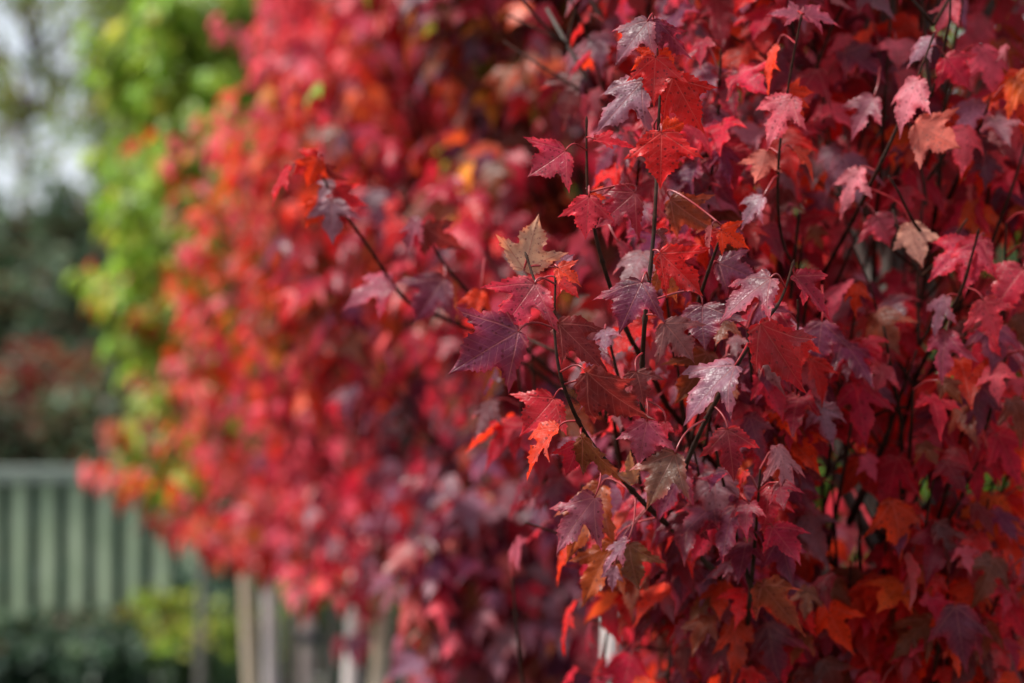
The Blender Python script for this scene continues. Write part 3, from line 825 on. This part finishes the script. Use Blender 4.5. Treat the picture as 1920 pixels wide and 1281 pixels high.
# single leaves: base x, y, tip x, y, distance, turn forward of the tip, roll, width, colour [, fold, curl, underside]
HL = [
 (983, 505, 1008, 407, 2.25, 5, 0, 1.0, 'tan', .15, .05, 1),
 (1002, 532, 947, 615, 2.18, 20, 12, 1.25, 'pinkcrim', .12, .15),
 (972, 621, 850, 692, 2.17, 12, 8, 1.0, 'plum', .10, .12),
 (900, 547, 884, 606, 2.62, 10, 10, .9, 'scarlet', .3, .2),
 (1203, 530, 1163, 607, 2.18, 22, 22, 1.35, 'plum', .1, .3),
 (1238, 475, 1314, 548, 2.21, 8, -14, 1.0, 'red', .25, .1),
 (1238, 506, 1275, 562, 2.27, 0, 25, 1.1, 'orangebrown', .2, .2),
 (1044, 524, 1084, 556, 2.24, 10, 50, 1.2, 'red', .4, .1),
 (1046, 502, 1090, 528, 2.18, 15, 35, 1.0, 'scarlet', .5, .3),
 (1050, 500, 1072, 472, 2.26, -10, 30, 1.0, 'lilac', .4, .2),
 (1048, 607, 1135, 690, 2.23, 10, 35, .9, 'maroon', .2, .2),
 (1246, 606, 1302, 665, 2.21, 15, 20, 1.3, 'mauvebrown', .1, .3),
 (1317, 572, 1308, 645, 2.25, 25, 20, 1.5, 'plum', .1, .2),
 (1347, 493, 1420, 520, 2.31, 15, 25, 1.1, 'plum', .1, .3),
 (1445, 521, 1345, 587, 2.20, 10, 48, .95, 'lilacpink', .2, .2),
 (1378, 685, 1275, 770, 2.16, 10, 45, .95, 'lilac', .2, .25),
 (1426, 608, 1507, 733, 2.21, 0, -25, .8, 'redwine', .5, .1),
 (1491, 518, 1563, 587, 2.24, 0, 50, .9, 'wine', .5, .1),
 (1541, 603, 1524, 680, 2.42, 15, 15, 1.15, 'plum', .1, .2),
 (1100, 700, 1203, 803, 2.17, 5, -40, .95, 'maroon', .2, .2),
 (1132, 720, 1086, 762, 2.19, 10, 50, .9, 'lilacpink', .4, .1),
 (1193, 697, 1211, 752, 2.22, 20, 10, 1.35, 'maroon', .2, .3),
 (1038, 747, 984, 815, 2.27, 10, 10, 1.1, 'redcrim', .15, .2),
 (1213, 790, 1196, 871, 2.24, 5, 12, 1.05, 'plumpink', .1, .2),
 (1248, 792, 1242, 835, 2.27, 10, 50, 1.2, 'crimson', .3, .2),
 (1364, 806, 1378, 898, 2.25, 5, 5, 1.15, 'winemaroon', .12, .2),
 (1265, 851, 1210, 942, 2.24, 15, 18, 1.05, 'olivepink', .2, .15),
 (1190, 905, 1172, 850, 2.28, 0, 40, .9, 'olivetan', .3, .2, 1),
 (1092, 822, 1162, 916, 2.21, 5, -62, .95, 'olive', .3, .2),
 (1082, 832, 1070, 892, 2.23, 10, -15, 1.0, 'crimson', .3, .2),
 (1047, 802, 972, 880, 2.22, 0, 66, .9, 'scarlet', .5, .2),
 (1115, 933, 1036, 1027, 2.24, 5, 30, .82, 'lilacpink', .2, .1),
 (1126, 912, 1062, 1042, 2.36, 10, 20, .8, 'orangebrown', .2, .2),
 (1180, 1021, 1185, 1102, 2.36, 8, -20, 1.1, 'olive', .15, .2),
 (1150, 1020, 1082, 1122, 2.40, 8, 22, .8, 'orangebrown', .15, .2),
 (1177, 1013, 1124, 1073, 2.32, 0, 55, .7, 'lilac', .3, .1),
 (1152, 1062, 1144, 1108, 2.35, 0, 20, .9, 'lilac', .3, .1),
 (1336, 962, 1284, 1012, 2.46, 10, -20, 1.2, 'olive', .15, .2),
 (1500, 990, 1440, 1036, 2.60, 20, 20, 1.0, 'maroon', .15, .3),
 (1214, 40, 1154, 112, 2.22, 8, 40, .95, 'greyplum', .2, .2),
 (1225, 38, 1230, 90, 2.24, 20, 20, 1.2, 'plum', .4, .3),
 (1236, 42, 1292, 114, 2.25, 0, -40, .8, 'plum', .4, .2),
 (1226, 44, 1247, 28, 2.27, 0, 50, 1.2, 'greyplum', .4, .3),
 (1229, 100, 1187, 132, 2.25, 0, 10, 1.1, 'scarlet', .15, .1),
 (1229, 108, 1222, 193, 2.22, 12, 5, 1.0, 'red', .15, .1),
 (1233, 100, 1268, 124, 2.26, 0, 0, 1.1, 'scarlet', .1, .1),
 (1204, 152, 1118, 245, 2.23, 5, 35, .9, 'lilacgrey', .15, .1),
 (1262, 146, 1316, 246, 2.24, 5, -20, .85, 'red', .2, .2),
 (1238, 247, 1290, 224, 2.29, 0, 10, 1.0, 'scarlet', .1, .1),
 (1240, 249, 1237, 346, 2.20, 10, 5, 1.25, 'red', .12, .2),
 (1060, 283, 996, 332, 2.25, 5, 15, 1.2, 'pinkcrim', .15, .1),
 (1117, 262, 1190, 269, 2.27, 0, 66, .9, 'redcrim', .3, .1),
 (1104, 369, 1097, 444, 2.24, 5, 10, 1.15, 'pinkred', .12, .2),
 (1108, 362, 1136, 374, 2.31, 0, 20, 1.2, 'scarlet', .1, .1),
 (1190, 362, 1122, 422, 2.27, 5, 12, 1.25, 'wine', .12, .2),
 (1258, 375, 1332, 442, 2.32, 5, -15, 1.0, 'brown', .15, .2),
 (1232, 436, 1262, 456, 2.22, 0, 50, 1.0, 'maroon', .6, .5),
 (1335, 425, 1325, 474, 2.25, 0, 72, .8, 'rose', .5, .1),
 (1352, 432, 1402, 462, 2.26, 10, 20, 1.1, 'scarlet', .4, .3),
 (1350, 432, 1338, 470, 2.29, 0, 20, 1.1, 'red', .3, .3),
 (1160, 455, 1205, 492, 2.42, 0, 55, .9, 'wine', .3, .2),
 (602, 292, 545, 322, 2.60, 0, 15, 1.0, 'red', .3, .5),
 (596, 300, 574, 348, 2.58, 5, -10, 1.1, 'scarlet', .2, .3),
 (545, 316, 503, 378, 2.60, 0, 72, .7, 'redcrim', .3, .1),
 (604, 305, 640, 348, 2.62, 0, -50, .8, 'maroon', .4, .3),
 (628, 345, 588, 372, 2.63, 5, 40, 1.0, 'lilacgrey', .3, .3),
 (622, 376, 617, 452, 2.60, 8, 20, 1.15, 'lilacgrey', .2, .3),
 (600, 374, 570, 424, 2.66, 0, 10, 1.0, 'scarlet', .2, .3),
 (628, 355, 676, 394, 2.62, 0, -35, 1.0, 'redcrim', .3, .3),
 (786, 410, 754, 474, 2.66, 0, 45, .8, 'lilacpink', .3, .3),
 (798, 424, 856, 478, 2.66, 0, -25, 1.1, 'maroon', .2, .3),
 (735, 528, 642, 560, 2.72, 8, 45, 1.0, 'plumpink', .2, .3),
 (832, 524, 776, 598, 2.70, 8, 20, 1.2, 'plum', .2, .3),
 (1500, 30, 1443, 14, 2.40, 0, 62, 1.1, 'lilacpink', .3, .2),
 (1504, 28, 1578, 36, 2.40, 0, 60, 1.0, 'plumpink', .3, .2),
 (1458, 86, 1432, 174, 2.42, 0, 76, .7, 'scarlet', .3, .1),
 (1483, 184, 1427, 268, 2.38, 5, 40, .95, 'rosepink', .2, .2),
 (1480, 170, 1525, 172, 2.41, 0, 10, 1.1, 'scarlet', .1, .1),
 (1488, 180, 1502, 233, 2.43, 0, 30, .9, 'scarlet', .2, .1),
 (1680, 76, 1683, 122, 2.64, 25, 20, 1.8, 'pink', .5, .3),
 (1748, 73, 1698, 119, 2.46, 0, 52, 1.0, 'lilacgrey', .2, .2),
 (1793, 2, 1746, 62, 2.56, 0, 48, 1.0, 'rosepink', .2, .2),
 (1773, 108, 1822, 160, 2.48, 15, 25, 1.3, 'crimson', .15, .2),
 (1723, 150, 1668, 242, 2.42, 5, 42, .9, 'palepink', .15, .2),
 (1638, 183, 1590, 254, 2.52, 5, 30, .85, 'lilacpink', .15, .2),
 (1717, 233, 1795, 282, 2.46, 10, 20, 1.1, 'salmon', .2, .2, 1),
 (1437, 284, 1422, 346, 2.43, 5, 10, 1.15, 'salmon', .2, .2, 1),
 (1488, 283, 1540, 316, 2.45, 0, 62, .9, 'salmon', .4, .4),
 (1610, 318, 1569, 402, 2.50, 0, 52, .85, 'palepink', .2, .2),
 (1430, 370, 1382, 418, 2.38, 0, 48, 1.0, 'lilacgrey', .2, .2),
 (1693, 350, 1702, 404, 2.62, 10, 10, 1.3, 'crimson', .15, .2),
 (1641, 403, 1666, 458, 2.56, 15, 15, 1.5, 'pinkcrim', .12, .2),
 (1706, 420, 1724, 502, 2.52, 5, 10, 1.0, 'peach', .2, .2, 1),
 (1816, 456, 1738, 514, 2.47, 5, 35, .9, 'pinkcrim', .2, .2),
 (1843, 448, 1788, 542, 2.46, 5, 30, .9, 'pinkcrim', .2, .2),
 (1918, 505, 1862, 570, 2.50, 10, 10, 1.2, 'crimson', .12, .2),
 (1843, 563, 1876, 634, 2.44, 8, 10, 1.1, 'pinkred', .15, .2),
 (1775, 558, 1738, 624, 2.46, 0, 52, .95, 'lilac', .2, .2),
 (1775, 624, 1750, 712, 2.46, 5, 35, .95, 'plumpink', .2, .2),
 (1663, 686, 1637, 732, 2.52, 5, 25, 1.2, 'pink', .2, .2),
]
LEAF_COL.update({  # lilac and greyplum entries have sky reflection painted in
    'pinkcrim':   ((.300, .022, .048), (.42, .012, .024)),
    'orangebrown':((.260, .050, .010), (.30, .040, .010)),
    'mauvebrown': ((.115, .040, .040), (.16, .022, .026)),
    'lilacpink':  ((.190, .048, .075), (.32, .025, .045)),
    'lilacgrey':  ((.180, .090, .125), (.28, .050, .070)),
    'greyplum':   ((.150, .070, .095), (.26, .040, .055)),
    'redwine':    ((.240, .010, .018), (.40, .010, .016)),
    'redcrim':    ((.380, .010, .022), (.45, .012, .018)),
    'plumpink':   ((.190, .032, .062), (.32, .020, .040)),
    'winemaroon': ((.150, .012, .024), (.34, .010, .018)),
    'olivepink':  ((.130, .060, .035), (.28, .060, .055)),
    'olivetan':   ((.150, .100, .035), (.22, .090, .040)),
    'pinkred':    ((.430, .030, .050), (.48, .020, .030)),
    'rosepink':   ((.380, .065, .090), (.40, .035, .050)),
    'palepink':   ((.400, .120, .150), (.42, .060, .080)),
    'salmon':     ((.480, .050, .025), (.48, .040, .020)),
})
def petiole_path(B, A, T):
    d = np.linalg.norm(T - B)
    up = np.array([0, 0, 1.0])
    c1 = B - A * d * .30 + up * d * .16
    c2 = T + (B - T) * .35 + up * d * .10
    u = np.linspace(0, 1, 12)[:, None]
    return (1 - u) ** 3 * T + 3 * (1 - u) ** 2 * u * c2 + 3 * (1 - u) * u * u * c1 + u ** 3 * B
for i, h in enumerate(HL):
    bx, by, tx, ty, d, pitch, roll, wd, pg = h[:9]
    fold, curl = h[9], h[10]; back = len(h) > 11
    d = float(d)
    B = P(bx, by, d); T0 = P(tx, ty, d)
    L2 = np.linalg.norm(T0 - B)
    Tt = T0.copy(); Tt[1] -= math.tan(R(pitch)) * L2
    A = Tt - B; L = np.linalg.norm(A) / 1.10; A = A / np.linalg.norm(A)
    N = -B / 1.0 + np.array([0, 0, CAM_H]); N = N - N.dot(A) * A; N /= np.linalg.norm(N)
    S = np.cross(A, N)
    best = max((1, -1), key=lambda s: (N * math.cos(R(abs(roll))) + s * S * math.sin(R(abs(roll))))[2])
    if roll < 0: best = -best
    N = N * math.cos(R(abs(roll))) + best * S * math.sin(R(abs(roll)))
    if back: N = -N
    c, e = LEAF_COL[pg]
    co, f, at = blades(T_HERO, (B - b1)[None], A[None], N[None], [L], [wd], [fold], [curl], [.10], [c], [e], seed=500 + i)
    o = link_mesh('leaf', mesh_np('leaf', co, f, attrs=at), MAT_LEAF, root1)
    word = {'tan': 'tan underside of an upturned leaf', 'peach': 'pale peach underside of a leaf', 'scarlet': 'scarlet leaf', 'plum': 'dark plum leaf with red margin',
            'lilacgrey': 'wet leaf with grey lilac sky sheen painted into its colour', 'olive': 'dark olive leaf', 'salmon': 'salmon underside of a leaf'}.get(pg)
    if word: o['label'] = word
    # petiole to the nearest shoot
    dist = np.linalg.norm(ALLT - B, axis=1); dist = dist + .3 * np.clip(ALLT[:, 2] - B[2], -1, 0) * -1
    kk = int(np.argmin(np.abs(dist - .012) + dist * .5)); Tn = ALLT[kk]
    if dist[kk] > .085: Tn = B - A * .02 + np.array([0, .025, .018])
    T = Tubes(6); q = petiole_path(B, A, Tn)
    T.add(q, np.linspace(.0011, .0008, len(q)))
    T.build('petiole', MAT_PET, o, b1)

# the rest of the crown
hero_c = np.array([P((h[0] + h[2]) / 2, (h[1] + h[3]) / 2, h[4]) for h in HL])
hero_px = np.array([((h[0] + h[2]) / 2, (h[1] + h[3]) / 2, h[4]) for h in HL])
def keep1(p, r):
    px = 960 + p[:, 0] / p[:, 1] * F; py = 640.5 - (p[:, 2] - CAM_H) / p[:, 1] * F
    front = np.interp(px, [700, 1000, 1300, 1700, 2000], [3.0, 2.62, 2.50, 2.60, 2.55])
    return p[:, 1] > front
r1 = np.random.default_rng(77)
ctr = lambda p: np.stack([np.interp(p[:, 2], tk[:, 2], tk[:, 0]), np.interp(p[:, 2], tk[:, 2], tk[:, 1]), p[:, 2]], 1)
pn, B, A, N, L = node_leaves(nodes, ctr, r1, (.027, .060), keep1)
# shorter shoots filling the outer shell of the crown behind the sharp ones
rs = np.random.default_rng(909)
sp = []
for k in range(164):
    ex = rs.uniform(960, 1930); ey = rs.uniform(60, 1260)
    if k > 64: ex = rs.uniform(1220, 1940); ey = rs.uniform(760, 1290)
    if ex < 1060 and ey < 600: ex += 330
    if k > 124: ex = rs.uniform(1150, 1940); ey = rs.uniform(640, 1290)
    elif k > 104: ex = rs.uniform(1060, 1560); ey = rs.uniform(420, 900)
    ed = rs.uniform(2.44, 2.8) + .04 * (ex > 1500)
    if ey > 760: ed = rs.uniform(2.55, 2.8)
    if 104 < k <= 124: ed = rs.uniform(2.33, 2.52)
    dx = rs.normal((1330 - ex) * .16, 45)
    ln = rs.uniform(170, 330)
    sp.append([P(ex + dx, ey + ln, ed + rs.uniform(.12, .3)), P(ex + dx * .45, ey + ln * .5, ed + .06), P(ex, ey, ed)])
nd2, tw2 = shoots(None, sp, rs, .042)
pn2, B2, A2, N2, L2_ = node_leaves(nd2, ctr, rs, (.026, .057))
pn = np.vstack([pn, pn2]); B = np.vstack([B, B2]); A = np.vstack([A, A2]); N = np.vstack([N, N2]); L = np.concatenate([L, L2_])
tw = tw + tw2
# clear a sight line past the stem low on the right, as in the crown
px = 960 + B[:, 0] / B[:, 1] * F; py = 640.5 - (B[:, 2] - CAM_H) / B[:, 1] * F
m = ~((np.abs(px - 1594) < 66) & (np.abs(py - 965) < 95) & (B[:, 1] < y1))
tp = ALLT; tpx = 960 + tp[:, 0] / tp[:, 1] * F; tpy = 640.5 - (tp[:, 2] - CAM_H) / tp[:, 1] * F
for a_, b_, c_ in zip(tpx[::6], tpy[::6], tp[::6, 1]):
    m &= ~((np.hypot(px - a_, py - b_ + 20) < 38) & (B[:, 1] < c_ + .03) & (b_ < 860))
# deep gaps that open between the shoots
for gx, gy, gr in [(1385, 50, 40), (1690, 500, 45), (1870, 480, 40), (1555, 890, 42), (1720, 930, 50), (1830, 915, 48), (905, 470, 50), (1150, 1225, 40), (1240, 1240, 50), (1850, 180, 35)]:
    m &= ~((px < np.interp(py, [0, 380, 560, 800, 1000, 1281], [1080, 1060, 900, 860, 960, 1080])) & (B[:, 1] < 3.6)); m &= ~((np.hypot((px - gx) / 1.2, py + 30 - gy) < gr) & (B[:, 1] < y1 + .1))
B, A, N, L = B[m], A[m], N[m], L[m]; pn = pn[m]
pal1 = pal_fn([((b1[0] - .35, 2.5, 2.0), dict(plum=3, lilac=1.3, wine=1, red=.8, crimson=1, maroon=.5, brown=.5)), ((b1[0] - .35, 2.5, 1.55), dict(plum=3.6, wine=1, crimson=1.2, red=.7, brown=.7, lilac=1.6, scarlet=.4)),
               ((b1[0] - .3, 2.6, 1.25), dict(brown=1.5, wine=1.2, red=1.4, plum=1.2, maroon=.5, scarlet=1, orange=.5)), ((b1[0] + .1, 2.5, 2.0), dict(plum=1.5, lilac=1, pink=1, crimson=1.3, scarlet=.8, orange=.4, wine=1)),
               ((b1[0] + .15, 2.5, 1.65), dict(crimson=2.4, wine=1.4, plum=1, pink=.5, red=1.8, brown=.9, scarlet=.8, maroon=.3)), ((b1[0] + .1, 2.5, 1.3), dict(red=3.2, scarlet=2, wine=1.2, maroon=.5, plum=.4, brown=1.2, orange=.9, crimson=2)),
               ((b1[0] - .5, 2.9, 1.6), dict(plum=1.6, lilac=1.2, crimson=1, wine=1, red=.7))])
c, e = pal1(B, r1)
foliage_mesh('foliage', T_NEAR, B, A, N, L, c, e, r1, MAT_NEAR, root1, b1, 78)
T = Tubes(5)
for i in range(0, len(B)):
    T.add(np.array([pn[i], pn[i] * .5 + B[i] * .5 + [0, 0, .004], B[i]]), (.0013, .0011, .0009))
o = T.build('petioles', MAT_PET, root1, b1); o['kind'] = 'stuff'
T = Tubes(6)
for p_, q_ in br:
    if p_[:, 1].min() > 2.72: T.add(p_, q_)
o = T.build('branches', MAT_BARK, root1, b1); o['kind'] = 'stuff'
T = Tubes(5)
for p_, q_ in tw:
    if p_[:, 1].min() > 2.30: T.add(p_, q_)
o = T.build('twigs', MAT_TWIG, root1, b1); o['kind'] = 'stuff'
print('near leaves', len(B), 'heroes', len(HL))
